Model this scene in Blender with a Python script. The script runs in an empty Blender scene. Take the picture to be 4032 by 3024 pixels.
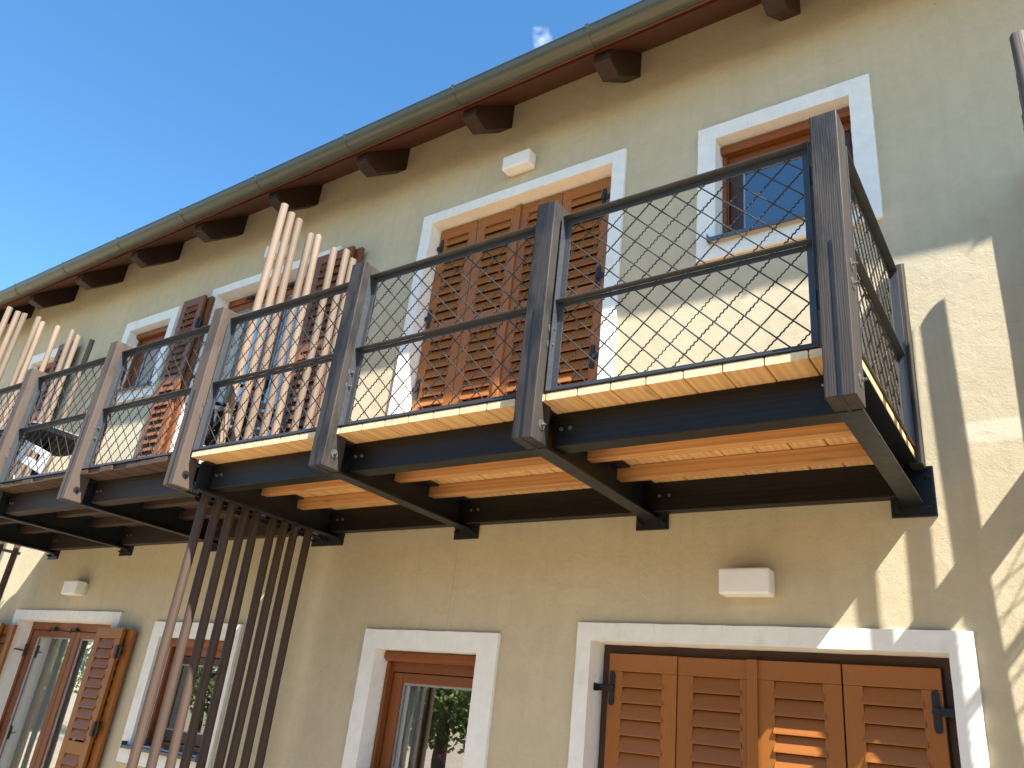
import bpy, math, random
from mathutils import Vector, Matrix
random.seed(7)
PI = math.pi
C = bpy.context.scene.collection
S = bpy.context.scene

# ---------------------------------------------------------------- camera, sky, sun, exposure
cam = bpy.data.cameras.new("camera"); co = bpy.data.objects.new("camera", cam); C.objects.link(co)
Rm = ((0.8218161, 0.5593254, 0.1085052), (-0.1464660, 0.3914396, -0.9084728), (-0.5506051, 0.7307052, 0.4036135))
co.matrix_world = Matrix(((Rm[0][0], -Rm[1][0], -Rm[2][0], 0.0), (Rm[0][1], -Rm[1][1], -Rm[2][1], -4.2),
                          (Rm[0][2], -Rm[1][2], -Rm[2][2], 0.0), (0, 0, 0, 1)))
cam.sensor_width = 36; cam.sensor_fit = 'HORIZONTAL'; cam.lens = 36 * 3114.24 / 4032
cam.clip_start = 0.05; cam.clip_end = 3000
S.camera = co

SUN = Vector((2.29, -1.0, 2.98)).normalized()
sl = bpy.data.lights.new("sun", 'SUN'); sl.energy = 5.0; sl.angle = math.radians(0.53); sl.color = (1.0, 0.955, 0.88)
so = bpy.data.objects.new("sun", sl); C.objects.link(so); so.rotation_euler = SUN.to_track_quat('Z', 'Y').to_euler()
W = bpy.data.worlds.new("World"); S.world = W; W.use_nodes = True
wn = W.node_tree; wn.nodes.clear()
wo = wn.nodes.new('ShaderNodeOutputWorld'); bg = wn.nodes.new('ShaderNodeBackground'); sky = wn.nodes.new('ShaderNodeTexSky')
sky.sky_type = 'NISHITA'; sky.sun_disc = False
sky.sun_elevation = math.asin(SUN.z); sky.sun_rotation = math.atan2(SUN.x, SUN.y)
sky.altitude = 200; sky.air_density = 1.0; sky.dust_density = 0.2; sky.ozone_density = 2.5
bg.inputs['Strength'].default_value = 0.098
# one small white puff of cloud, in a fixed direction of the sky
tcw = wn.nodes.new('ShaderNodeTexCoord'); nzw = wn.nodes.new('ShaderNodeTexNoise'); nzw.inputs['Scale'].default_value = 60; nzw.inputs['Detail'].default_value = 5
dst = wn.nodes.new('ShaderNodeVectorMath'); dst.operation = 'DISTANCE'; dst.inputs[1].default_value = (-0.4165, 0.5325, 0.7363)
wn.links.new(tcw.outputs['Generated'], dst.inputs[0]); wn.links.new(tcw.outputs['Generated'], nzw.inputs['Vector'])
m1 = wn.nodes.new('ShaderNodeMath'); m1.operation = 'MULTIPLY_ADD'; m1.inputs[1].default_value = -38.0; m1.inputs[2].default_value = 0.52
wn.links.new(dst.outputs['Value'], m1.inputs[0])
m2 = wn.nodes.new('ShaderNodeMath'); m2.operation = 'ADD'; wn.links.new(m1.outputs[0], m2.inputs[0]); wn.links.new(nzw.outputs['Fac'], m2.inputs[1])
mr = wn.nodes.new('ShaderNodeMapRange'); mr.inputs[1].default_value = 0.56; mr.inputs[2].default_value = 1.15; mr.inputs[4].default_value = 0.45; wn.links.new(m2.outputs[0], mr.inputs[0])
mxw = wn.nodes.new('ShaderNodeMix'); mxw.data_type = 'RGBA'; wn.links.new(mr.outputs[0], mxw.inputs[0])
hsv = wn.nodes.new('ShaderNodeHueSaturation'); hsv.inputs['Hue'].default_value = 0.495; hsv.inputs['Saturation'].default_value = 1.22; hsv.inputs['Value'].default_value = 1.02
wn.links.new(sky.outputs[0], hsv.inputs['Color'])
wn.links.new(hsv.outputs[0], mxw.inputs[6]); mxw.inputs[7].default_value = (7.0, 7.3, 7.8, 1)
wn.links.new(mxw.outputs[2], bg.inputs[0]); wn.links.new(bg.outputs[0], wo.inputs[0])
S.view_settings.view_transform = 'Standard'; S.view_settings.look = 'None'; S.view_settings.gamma = 1.0
S.view_settings.exposure = 1.68
S.render.engine = 'CYCLES'
S.cycles.max_bounces = 8; S.cycles.diffuse_bounces = 5; S.cycles.glossy_bounces = 4; S.cycles.transparent_max_bounces = 12
S.cycles.use_denoising = True

# ---------------------------------------------------------------- materials
def new_mat(name):
    m = bpy.data.materials.new(name); m.use_nodes = True; nt = m.node_tree
    return m, nt, nt.nodes['Principled BSDF']
def N(nt, t, **kw):
    n = nt.nodes.new(t)
    for k, v in kw.items():
        if k.startswith('i_'):
            key = k[2:]; n.inputs[int(key) if key.isdigit() else key.replace('_', ' ')].default_value = v
        else: setattr(n, k, v)
    return n
def ramp(nt, stops):
    r = nt.nodes.new('ShaderNodeValToRGB'); e = r.color_ramp.elements
    while len(e) < len(stops): e.new(0.5)
    for el, (p, c) in zip(e, stops): el.position = p; el.color = (*c, 1) if len(c) == 3 else c
    return r
def coords(nt, scale, rnd=17.0):
    tc = N(nt, 'ShaderNodeTexCoord'); oi = N(nt, 'ShaderNodeObjectInfo')
    ml = N(nt, 'ShaderNodeMath', operation='MULTIPLY'); ml.inputs[1].default_value = rnd
    nt.links.new(oi.outputs['Random'], ml.inputs[0])
    ad = N(nt, 'ShaderNodeVectorMath', operation='ADD'); nt.links.new(tc.outputs['Object'], ad.inputs[0]); nt.links.new(ml.outputs[0], ad.inputs[1])
    mp = N(nt, 'ShaderNodeMapping'); mp.inputs['Scale'].default_value = scale; nt.links.new(ad.outputs[0], mp.inputs[0])
    return mp, ad
def bump(nt, bsdf, src, strength, dist=0.002):
    b = N(nt, 'ShaderNodeBump'); b.inputs['Strength'].default_value = strength; b.inputs['Distance'].default_value = dist
    nt.links.new(src, b.inputs['Height']); nt.links.new(b.outputs[0], bsdf.inputs['Normal']); return b
def wood(name, dark, light, axis='z', rough=0.6, grain=1.0, bmp=0.4, stain=None, stain_lo=0.5, stain_hi=0.62, spec=0.4, ridges=None, knots=0.0, pale_var=0.0):
    m, nt, b = new_mat(name)
    lo, hi = 1.6 * grain, 34.0 * grain
    sc = {'x': (lo, hi, hi), 'y': (hi, lo, hi), 'z': (hi, hi, lo)}[axis]
    mp, ad = coords(nt, sc)
    # growth rings: warped bands stretched along the grain
    wv = N(nt, 'ShaderNodeTexWave', wave_type='RINGS', rings_direction='SPHERICAL', i_Scale=0.55, i_Distortion=7.0, i_Detail=3.0, i_Detail_Scale=0.9)
    nz = N(nt, 'ShaderNodeTexNoise', i_Scale=1.5, i_Detail=6.0, i_Roughness=0.65)
    nt.links.new(mp.outputs[0], wv.inputs[0]); nt.links.new(mp.outputs[0], nz.inputs[0])
    mx = N(nt, 'ShaderNodeMath', operation='MULTIPLY_ADD'); mx.inputs[1].default_value = 0.28
    nt.links.new(wv.outputs['Fac'], mx.inputs[0])
    m2_ = N(nt, 'ShaderNodeMath', operation='MULTIPLY'); m2_.inputs[1].default_value = 0.7; nt.links.new(nz.outputs['Fac'], m2_.inputs[0]); nt.links.new(m2_.outputs[0], mx.inputs[2])
    r = ramp(nt, [(0.22, dark), (0.78, light)]); nt.links.new(mx.outputs[0], r.inputs[0])
    col = r.outputs[0]
    if stain:
        n3 = N(nt, 'ShaderNodeTexNoise', i_Scale=1.0, i_Detail=5.0, i_Roughness=0.6)
        s3 = {'x': (2.0, 7, 7), 'y': (7, 2.0, 7), 'z': (6, 6, 1.8)}[axis]
        mp3 = N(nt, 'ShaderNodeMapping'); mp3.inputs['Scale'].default_value = s3; nt.links.new(ad.outputs[0], mp3.inputs[0]); nt.links.new(mp3.outputs[0], n3.inputs[0])
        r3 = ramp(nt, [(stain_lo, (0, 0, 0)), (stain_hi, (1, 1, 1))]); nt.links.new(n3.outputs['Fac'], r3.inputs[0])
        mc = N(nt, 'ShaderNodeMix', data_type='RGBA', blend_type='MULTIPLY'); nt.links.new(r3.outputs[0], mc.inputs[0]); nt.links.new(col, mc.inputs[6]); mc.inputs[7].default_value = (*stain, 1)
        col = mc.outputs[2]
    if knots:
        vo = N(nt, 'ShaderNodeTexVoronoi', i_Scale=1.0); sk = {'x': (2.2, 9, 9), 'y': (9, 2.2, 9), 'z': (8, 8, 2.2)}[axis]
        mk = N(nt, 'ShaderNodeMapping'); mk.inputs['Scale'].default_value = sk; nt.links.new(ad.outputs[0], mk.inputs[0]); nt.links.new(mk.outputs[0], vo.inputs[0])
        rk = ramp(nt, [(0.05, (0.18, 0.10, 0.06)), (0.16, (1, 1, 1))]); nt.links.new(vo.outputs['Distance'], rk.inputs[0])
        mk2 = N(nt, 'ShaderNodeMix', data_type='RGBA', blend_type='MULTIPLY'); mk2.inputs[0].default_value = knots; nt.links.new(col, mk2.inputs[6]); nt.links.new(rk.outputs[0], mk2.inputs[7]); col = mk2.outputs[2]
    # per-piece tint
    oi = N(nt, 'ShaderNodeObjectInfo'); mr_ = N(nt, 'ShaderNodeMapRange'); mr_.inputs[3].default_value = 1 - 0.12 - pale_var; mr_.inputs[4].default_value = 1.12 + pale_var
    nt.links.new(oi.outputs['Random'], mr_.inputs[0])
    hs = N(nt, 'ShaderNodeHueSaturation'); nt.links.new(mr_.outputs[0], hs.inputs['Value']); nt.links.new(col, hs.inputs['Color'])
    nt.links.new(hs.outputs[0], b.inputs['Base Color'])
    b.inputs['Roughness'].default_value = rough; b.inputs['Specular IOR Level'].default_value = spec
    h = mx.outputs[0]
    if ridges:
        tc = N(nt, 'ShaderNodeTexCoord'); w2 = N(nt, 'ShaderNodeTexWave', wave_type='BANDS', bands_direction='X', i_Scale=ridges, i_Distortion=0.15)
        nt.links.new(tc.outputs['Object'], w2.inputs[0])
        a2 = N(nt, 'ShaderNodeMath', operation='MULTIPLY_ADD'); a2.inputs[1].default_value = 1.2; nt.links.new(w2.outputs['Fac'], a2.inputs[0]); nt.links.new(h, a2.inputs[2]); h = a2.outputs[0]
    bump(nt, b, h, bmp, 0.0015)
    return m
def plain(name, col, rough=0.5, metal=0.0, var=0.12, scale=30, bmp=0.1, spec=0.5, dirt=None):
    m, nt, b = new_mat(name); mp, ad = coords(nt, (scale,) * 3)
    nz = N(nt, 'ShaderNodeTexNoise', i_Scale=1.0, i_Detail=6.0, i_Roughness=0.6); nt.links.new(mp.outputs[0], nz.inputs[0])
    r = ramp(nt, [(0.3, tuple(c * (1 - var) for c in col)), (0.7, tuple(min(1, c * (1 + var)) for c in col))]); nt.links.new(nz.outputs['Fac'], r.inputs[0])
    c_ = r.outputs[0]
    if dirt:
        n2 = N(nt, 'ShaderNodeTexNoise', i_Scale=0.22, i_Detail=8.0, i_Roughness=0.7); nt.links.new(mp.outputs[0], n2.inputs[0])
        r2 = ramp(nt, [(0.58, (0, 0, 0)), (0.72, (1, 1, 1))]); nt.links.new(n2.outputs['Fac'], r2.inputs[0])
        mc = N(nt, 'ShaderNodeMix', data_type='RGBA'); nt.links.new(r2.outputs[0], mc.inputs[0]); nt.links.new(c_, mc.inputs[6]); mc.inputs[7].default_value = (*dirt, 1); c_ = mc.outputs[2]
    nt.links.new(c_, b.inputs['Base Color'])
    rr = ramp(nt, [(0.2, (max(0, rough - .1),) * 3), (0.8, (min(1, rough + .1),) * 3)]); nt.links.new(nz.outputs['Fac'], rr.inputs[0]); nt.links.new(rr.outputs[0], b.inputs['Roughness'])
    b.inputs['Metallic'].default_value = metal; b.inputs['Specular IOR Level'].default_value = spec
    if bmp: bump(nt, b, nz.outputs['Fac'], bmp, 0.001)
    return m
def stucco():
    m, nt, b = new_mat('stucco')
    tc = N(nt, 'ShaderNodeTexCoord')
    n1 = N(nt, 'ShaderNodeTexNoise', i_Scale=1.1, i_Detail=7.0, i_Roughness=0.6); n2 = N(nt, 'ShaderNodeTexNoise', i_Scale=9.0, i_Detail=6.0, i_Roughness=0.65, i_Distortion=0.6)
    n3 = N(nt, 'ShaderNodeTexNoise', i_Scale=75.0, i_Detail=4.0, i_Roughness=0.6, i_Distortion=1.4); n4 = N(nt, 'ShaderNodeTexNoise', i_Scale=300.0, i_Detail=3.0)
    for n in (n1, n2, n3, n4): nt.links.new(tc.outputs['Object'], n.inputs[0])
    r1 = ramp(nt, [(0.3, (0.515, 0.440, 0.298)), (0.7, (0.575, 0.498, 0.345))]); nt.links.new(n1.outputs['Fac'], r1.inputs[0])
    r2 = ramp(nt, [(0.3, (0.90, 0.90, 0.88)), (0.6, (1, 1, 1))]); nt.links.new(n2.outputs['Fac'], r2.inputs[0])
    mx = N(nt, 'ShaderNodeMix', data_type='RGBA', blend_type='MULTIPLY'); mx.inputs[0].default_value = 0.8; nt.links.new(r1.outputs[0], mx.inputs[6]); nt.links.new(r2.outputs[0], mx.inputs[7])
    col = mx.outputs[2]
    # soft trowel streaks and the odd dark speck
    mp = N(nt, 'ShaderNodeMapping'); mp.inputs['Scale'].default_value = (3.0, 1, 12.0); mp.inputs['Rotation'].default_value = (0, 0.45, 0); nt.links.new(tc.outputs['Object'], mp.inputs[0])
    n5 = N(nt, 'ShaderNodeTexNoise', i_Scale=2.2, i_Detail=6.0, i_Roughness=0.7); nt.links.new(mp.outputs[0], n5.inputs[0])
    r5 = ramp(nt, [(0.60, (1, 1, 1)), (0.75, (0.80, 0.80, 0.78))]); nt.links.new(n5.outputs['Fac'], r5.inputs[0])
    m5 = N(nt, 'ShaderNodeMix', data_type='RGBA', blend_type='MULTIPLY'); m5.inputs[0].default_value = 0.7; nt.links.new(col, m5.inputs[6]); nt.links.new(r5.outputs[0], m5.inputs[7]); col = m5.outputs[2]
    mps = N(nt, 'ShaderNodeMapping'); mps.inputs['Scale'].default_value = (9.0, 1, 0.55); nt.links.new(tc.outputs['Object'], mps.inputs[0])
    n6 = N(nt, 'ShaderNodeTexNoise', i_Scale=1.6, i_Detail=5.0, i_Roughness=0.65); nt.links.new(mps.outputs[0], n6.inputs[0])
    r6 = ramp(nt, [(0.50, (1, 1, 1)), (0.78, (0.89, 0.88, 0.85))]); nt.links.new(n6.outputs['Fac'], r6.inputs[0])
    m7 = N(nt, 'ShaderNodeMix', data_type='RGBA', blend_type='MULTIPLY'); m7.inputs[0].default_value = 0.7; nt.links.new(col, m7.inputs[6]); nt.links.new(r6.outputs[0], m7.inputs[7]); col = m7.outputs[2]
    vo = N(nt, 'ShaderNodeTexVoronoi', i_Scale=2.6); nt.links.new(tc.outputs['Object'], vo.inputs[0])
    rv = ramp(nt, [(0.010, (0.45, 0.38, 0.28)), (0.022, (1, 1, 1))]); nt.links.new(vo.outputs['Distance'], rv.inputs[0])
    m6 = N(nt, 'ShaderNodeMix', data_type='RGBA', blend_type='MULTIPLY'); m6.inputs[0].default_value = 0.8; nt.links.new(col, m6.inputs[6]); nt.links.new(rv.outputs[0], m6.inputs[7]); col = m6.outputs[2]
    # repaired patches (their own shape on the wall) and a hairline crack
    sx = N(nt, 'ShaderNodeSeparateXYZ'); nt.links.new(tc.outputs['Object'], sx.inputs[0])
    def patch(col, cx, cz, rx, rz, tint, amt):
        a = N(nt, 'ShaderNodeMath', operation='MULTIPLY_ADD'); a.inputs[1].default_value = 1 / rx; a.inputs[2].default_value = -cx / rx; nt.links.new(sx.outputs[0], a.inputs[0])
        c = N(nt, 'ShaderNodeMath', operation='MULTIPLY_ADD'); c.inputs[1].default_value = 1 / rz; c.inputs[2].default_value = -cz / rz; nt.links.new(sx.outputs[2], c.inputs[0])
        pa = N(nt, 'ShaderNodeMath', operation='POWER'); pa.inputs[1].default_value = 4; ab = N(nt, 'ShaderNodeMath', operation='ABSOLUTE'); nt.links.new(a.outputs[0], ab.inputs[0]); nt.links.new(ab.outputs[0], pa.inputs[0])
        pc = N(nt, 'ShaderNodeMath', operation='POWER'); pc.inputs[1].default_value = 4; ac = N(nt, 'ShaderNodeMath', operation='ABSOLUTE'); nt.links.new(c.outputs[0], ac.inputs[0]); nt.links.new(ac.outputs[0], pc.inputs[0])
        s = N(nt, 'ShaderNodeMath', operation='ADD'); nt.links.new(pa.outputs[0], s.inputs[0]); nt.links.new(pc.outputs[0], s.inputs[1])
        s2 = N(nt, 'ShaderNodeMath', operation='MULTIPLY_ADD'); s2.inputs[1].default_value = 2.4; nt.links.new(n2.outputs['Fac'], s2.inputs[0]); nt.links.new(s.outputs[0], s2.inputs[2])
        k = N(nt, 'ShaderNodeMapRange'); k.inputs[1].default_value = 1.6; k.inputs[2].default_value = 2.3; k.inputs[3].default_value = amt; k.inputs[4].default_value = 0; nt.links.new(s2.outputs[0], k.inputs[0])
        m = N(nt, 'ShaderNodeMix', data_type='RGBA'); nt.links.new(k.outputs[0], m.inputs[0]); nt.links.new(col, m.inputs[6]); m.inputs[7].default_value = (*tint, 1)
        return m.outputs[2]
    col = patch(col, -0.22, 1.60, 0.16, 0.06, (0.70, 0.64, 0.49), 0.6)
    col = patch(col, -2.47, 0.80, 0.16, 0.05, (0.59, 0.515, 0.36), 0.5)
    col = patch(col, -3.02, 0.72, 0.05, 0.10, (0.59, 0.515, 0.36), 0.5)
    nc = N(nt, 'ShaderNodeTexNoise', i_Scale=6.0, i_Detail=4.0); nt.links.new(tc.outputs['Object'], nc.inputs[0])
    cx = N(nt, 'ShaderNodeMath', operation='MULTIPLY_ADD'); cx.inputs[1].default_value = 0.03; nt.links.new(nc.outputs['Fac'], cx.inputs[0]); nt.links.new(sx.outputs[0], cx.inputs[2])
    cd = N(nt, 'ShaderNodeMath', operation='ADD'); cd.inputs[1].default_value = 3.445; nt.links.new(cx.outputs[0], cd.inputs[0])
    ca = N(nt, 'ShaderNodeMath', operation='ABSOLUTE'); nt.links.new(cd.outputs[0], ca.inputs[0])
    cl = N(nt, 'ShaderNodeMath', operation='LESS_THAN'); cl.inputs[1].default_value = 0.0018; nt.links.new(ca.outputs[0], cl.inputs[0])
    cz = N(nt, 'ShaderNodeMath', operation='LESS_THAN'); cz.inputs[1].default_value = 1.22; nt.links.new(sx.outputs[2], cz.inputs[0])
    cz2 = N(nt, 'ShaderNodeMath', operation='GREATER_THAN'); cz2.inputs[1].default_value = 0.62; nt.links.new(sx.outputs[2], cz2.inputs[0])
    k1 = N(nt, 'ShaderNodeMath', operation='MULTIPLY'); nt.links.new(cl.outputs[0], k1.inputs[0]); nt.links.new(cz.outputs[0], k1.inputs[1])
    k2 = N(nt, 'ShaderNodeMath', operation='MULTIPLY'); nt.links.new(k1.outputs[0], k2.inputs[0]); nt.links.new(cz2.outputs[0], k2.inputs[1])
    k3 = N(nt, 'ShaderNodeMath', operation='MULTIPLY'); k3.inputs[1].default_value = 0.5; nt.links.new(k2.outputs[0], k3.inputs[0])
    mc = N(nt, 'ShaderNodeMix', data_type='RGBA'); nt.links.new(k3.outputs[0], mc.inputs[0]); nt.links.new(col, mc.inputs[6]); mc.inputs[7].default_value = (0.2, 0.15, 0.08, 1); col = mc.outputs[2]
    nt.links.new(col, b.inputs['Base Color']); b.inputs['Roughness'].default_value = 0.9; b.inputs['Specular IOR Level'].default_value = 0.15
    ah = N(nt, 'ShaderNodeMath', operation='MULTIPLY_ADD'); ah.inputs[1].default_value = 0.35; nt.links.new(n4.outputs['Fac'], ah.inputs[0]); nt.links.new(n3.outputs['Fac'], ah.inputs[2])
    b1 = bump(nt, b, ah.outputs[0], 0.42, 0.004)
    b2 = N(nt, 'ShaderNodeBump'); b2.inputs['Strength'].default_value = 0.2; b2.inputs['Distance'].default_value = 0.02
    nt.links.new(n2.outputs['Fac'], b2.inputs['Height']); nt.links.new(b2.outputs[0], b1.inputs['Normal'])
    return m
def glass(name, tint=(0.9, 0.95, 0.95), refl=1.0):
    m, nt, b = new_mat(name); nt.nodes.remove(b); out = nt.nodes['Material Output']
    tr = N(nt, 'ShaderNodeBsdfTransparent'); tr.inputs[0].default_value = (*tint, 1)
    gl = N(nt, 'ShaderNodeBsdfGlossy'); gl.inputs['Roughness'].default_value = 0.008; gl.inputs['Color'].default_value = (1, 1, 1, 1)
    tc = N(nt, 'ShaderNodeTexCoord'); nz = N(nt, 'ShaderNodeTexNoise', i_Scale=1.6, i_Detail=1.0); nt.links.new(tc.outputs['Object'], nz.inputs[0])
    bp = N(nt, 'ShaderNodeBump'); bp.inputs['Strength'].default_value = 0.25; bp.inputs['Distance'].default_value = 0.01; nt.links.new(nz.outputs['Fac'], bp.inputs['Height']); nt.links.new(bp.outputs[0], gl.inputs['Normal'])
    fr = N(nt, 'ShaderNodeFresnel'); fr.inputs['IOR'].default_value = 1.5
    ml = N(nt, 'ShaderNodeMath', operation='MULTIPLY_ADD', use_clamp=True); ml.inputs[1].default_value = 2.4 * refl; ml.inputs[2].default_value = 0.26 * refl; nt.links.new(fr.outputs[0], ml.inputs[0])
    mx = N(nt, 'ShaderNodeMixShader'); nt.links.new(ml.outputs[0], mx.inputs[0]); nt.links.new(tr.outputs[0], mx.inputs[1]); nt.links.new(gl.outputs[0], mx.inputs[2]); nt.links.new(mx.outputs[0], out.inputs[0])
    return m

M = {}
M['stucco'] = stucco()
M['trim'] = plain('white_render', (0.80, 0.79, 0.74), 0.85, var=0.05, scale=14, bmp=0.35, spec=0.2, dirt=(0.70, 0.67, 0.58))
def drips(m, sc, lo, tint, amt):
    nt = m.node_tree; b = nt.nodes['Principled BSDF']; src = b.inputs['Base Color'].links[0].from_socket
    tc = N(nt, 'ShaderNodeTexCoord'); mp = N(nt, 'ShaderNodeMapping'); mp.inputs['Scale'].default_value = sc; nt.links.new(tc.outputs['Object'], mp.inputs[0])
    nz = N(nt, 'ShaderNodeTexNoise', i_Scale=1.0, i_Detail=6.0, i_Roughness=0.7); nt.links.new(mp.outputs[0], nz.inputs[0])
    r = ramp(nt, [(lo, (1, 1, 1)), (lo + .14, tint)]); nt.links.new(nz.outputs['Fac'], r.inputs[0])
    x = N(nt, 'ShaderNodeMix', data_type='RGBA', blend_type='MULTIPLY'); x.inputs[0].default_value = amt; nt.links.new(src, x.inputs[6]); nt.links.new(r.outputs[0], x.inputs[7]); nt.links.new(x.outputs[2], b.inputs['Base Color'])
drips(M['trim'], (38, 38, 2.6), 0.60, (0.72, 0.69, 0.62), 0.8)
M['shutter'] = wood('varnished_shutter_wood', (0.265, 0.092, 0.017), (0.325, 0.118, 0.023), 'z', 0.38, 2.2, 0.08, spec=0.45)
M['shutter_shaded'] = wood('shaded_shutter_wood', (0.17, 0.062, 0.022), (0.205, 0.077, 0.027), 'z', 0.42, 2.2, 0.08, spec=0.4)  # darker copy of the shutter wood, shade painted into its colour
M['frame'] = wood('window_frame_wood', (0.185, 0.054, 0.013), (0.230, 0.070, 0.017), 'z', 0.35, 2.2, 0.08, spec=0.5)
M['darkframe'] = plain('dark_brown_frame', (0.055, 0.022, 0.012), 0.4, scale=8)
M['post_dark'] = wood('dark_stained_post_wood', (0.017, 0.014, 0.0115), (0.054, 0.043, 0.034), 'z', 0.62, 2.6, 0.8, stain=(0.25, 0.27, 0.34), stain_lo=0.48, stain_hi=0.60, knots=0.7)
M['post_brown'] = wood('weathered_brown_post_wood', (0.066, 0.046, 0.034), (0.110, 0.079, 0.060), 'z', 0.7, 3.0, 0.6, stain=(0.6, 0.55, 0.52), stain_lo=0.5, stain_hi=0.66, knots=0.7)
M['deck_new'] = wood('pale_new_larch_boards', (0.56, 0.315, 0.115), (0.80, 0.52, 0.25), 'y', 0.6, 0.8, 0.5, ridges=52, knots=0.4)
M['deck_end'] = plain('pale_cut_board_ends', (0.70, 0.52, 0.31), 0.75, var=0.2, scale=22, bmp=0.3, dirt=(0.58, 0.36, 0.17))
M['joist_new'] = wood('pale_new_joist_wood', (0.40, 0.185, 0.062), (0.58, 0.31, 0.12), 'x', 0.55, 0.7, 0.25, knots=0.3)
M['deck_old'] = wood('weathered_dark_boards', (0.045, 0.026, 0.016), (0.092, 0.055, 0.035), 'y', 0.75, 0.8, 0.5)
M['joist_old'] = wood('weathered_joist_wood', (0.035, 0.020, 0.013), (0.070, 0.041, 0.027), 'x', 0.7, 0.8, 0.4)
M['beam_black'] = wood('black_stained_beam_wood', (0.005, 0.0045, 0.004), (0.013, 0.011, 0.009), 'x', 0.42, 0.8, 0.5, spec=0.3)
M['beam_brown'] = wood('faded_black_beam_wood', (0.012, 0.008, 0.0065), (0.036, 0.023, 0.017), 'x', 0.55, 0.8, 0.5)
M['steel'] = plain('anthracite_steel', (0.013, 0.015, 0.018), 0.42, metal=0.1, var=0.25, scale=20, bmp=0.08, dirt=(0.022, 0.018, 0.014), spec=0.4)
M['rail'] = plain('grey_primed_rail_steel', (0.048, 0.052, 0.058), 0.40, metal=0.1, var=0.22, scale=120, bmp=0.15, dirt=(0.022, 0.014, 0.008))
M['wire'] = plain('crimped_wire_steel', (0.040, 0.038, 0.035), 0.42, metal=0.3, var=0.2, scale=60, bmp=0)
M['zinc'] = plain('galvanised_bolt', (0.20, 0.20, 0.19), 0.45, metal=0.8, var=0.2, scale=90, bmp=0.1)
M['black_iron'] = plain('black_iron_hardware', (0.012, 0.012, 0.014), 0.45, var=0.2, scale=40, bmp=0.1)
M['rafter'] = wood('dark_rafter_wood', (0.018, 0.008, 0.005), (0.038, 0.016, 0.009), 'y', 0.6, 0.7, 0.4)
M['soffit'] = wood('red_brown_soffit_boards', (0.058, 0.017, 0.008), (0.105, 0.032, 0.014), 'x', 0.55, 0.7, 0.3)
M['gutter'] = plain('olive_grey_gutter_metal', (0.085, 0.090, 0.068), 0.38, metal=0.4, var=0.05, scale=5, bmp=0.02)
M['pole_light'] = wood('pale_round_pole_wood', (0.130, 0.094, 0.066), (0.215, 0.158, 0.112), 'z', 0.75, 1.6, 0.3, knots=0.4, pale_var=0.12)
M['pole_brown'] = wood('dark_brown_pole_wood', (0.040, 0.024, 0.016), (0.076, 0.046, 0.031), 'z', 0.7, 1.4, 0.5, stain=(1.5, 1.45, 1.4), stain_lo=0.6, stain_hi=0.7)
M['pole_grey'] = wood('cracked_grey_pole_wood', (0.07, 0.052, 0.042), (0.19, 0.155, 0.128), 'z', 0.8, 1.6, 0.8)
M['tiles'] = plain('roof_tiles', (0.25, 0.10, 0.06), 0.8, scale=6)
M['sill'] = plain('blue_grey_sill_metal', (0.10, 0.125, 0.155), 0.4, metal=0.4, var=0.08, scale=10)
M['lamp'] = plain('white_plaster_lamp', (0.80, 0.79, 0.75), 0.6, var=0.03, scale=10, bmp=0.05)
M['glass'] = glass('window_glass'); M['glass_dark'] = glass('window_glass_dark', (0.22, 0.20, 0.2), 0.62)
M['spacer'] = plain('glazing_spacer', (0.45, 0.46, 0.5), 0.35, metal=0.6, scale=20)
M['interior'] = plain('room_wall', (0.45, 0.42, 0.36), 0.9, scale=2)
M['ground'] = plain('pale_paving', (0.37, 0.295, 0.20), 0.9, var=0.15, scale=1.2, bmp=0.3)
M['plastic_white'] = plain('white_plastic', (0.75, 0.75, 0.73), 0.4, scale=5, bmp=0)
M['plastic_black'] = plain('black_plastic', (0.012, 0.012, 0.013), 0.75, scale=5, bmp=0, spec=0.12)
M['petal'] = plain('pink_petals', (0.75, 0.38, 0.38), 0.7, var=0.25, scale=40, bmp=0.1)
M['bark'] = plain('bark', (0.12, 0.09, 0.065), 0.9, scale=20, bmp=0.5)
def curtain_mat():
    m, nt, b = new_mat('sheer_curtain'); b.inputs['Base Color'].default_value = (0.85, 0.88, 0.82, 1); b.inputs['Roughness'].default_value = 0.9
    tl = N(nt, 'ShaderNodeBsdfTranslucent'); tl.inputs[0].default_value = (0.8, 0.84, 0.78, 1); mx = N(nt, 'ShaderNodeMixShader'); mx.inputs[0].default_value = 0.12
    nt.links.new(b.outputs[0], mx.inputs[1]); nt.links.new(tl.outputs[0], mx.inputs[2]); nt.links.new(mx.outputs[0], nt.nodes['Material Output'].inputs[0])
    return m
M['curtain'] = curtain_mat()
def leaf_mat():
    m, nt, b = new_mat('tree_leaves'); oi = N(nt, 'ShaderNodeTexCoord'); nz = N(nt, 'ShaderNodeTexNoise', i_Scale=0.9, i_Detail=4.0); nt.links.new(oi.outputs['Object'], nz.inputs[0])
    r = ramp(nt, [(0.3, (0.10, 0.15, 0.04)), (0.7, (0.30, 0.37, 0.13))]); nt.links.new(nz.outputs['Fac'], r.inputs[0]); nt.links.new(r.outputs[0], b.inputs['Base Color']); b.inputs['Roughness'].default_value = 0.6
    tl = N(nt, 'ShaderNodeBsdfTranslucent'); nt.links.new(r.outputs[0], tl.inputs[0]); mx = N(nt, 'ShaderNodeMixShader'); mx.inputs[0].default_value = 0.5
    nt.links.new(b.outputs[0], mx.inputs[1]); nt.links.new(tl.outputs[0], mx.inputs[2]); nt.links.new(mx.outputs[0], nt.nodes['Material Output'].inputs[0])
    return m
M['leaf'] = leaf_mat()

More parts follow.
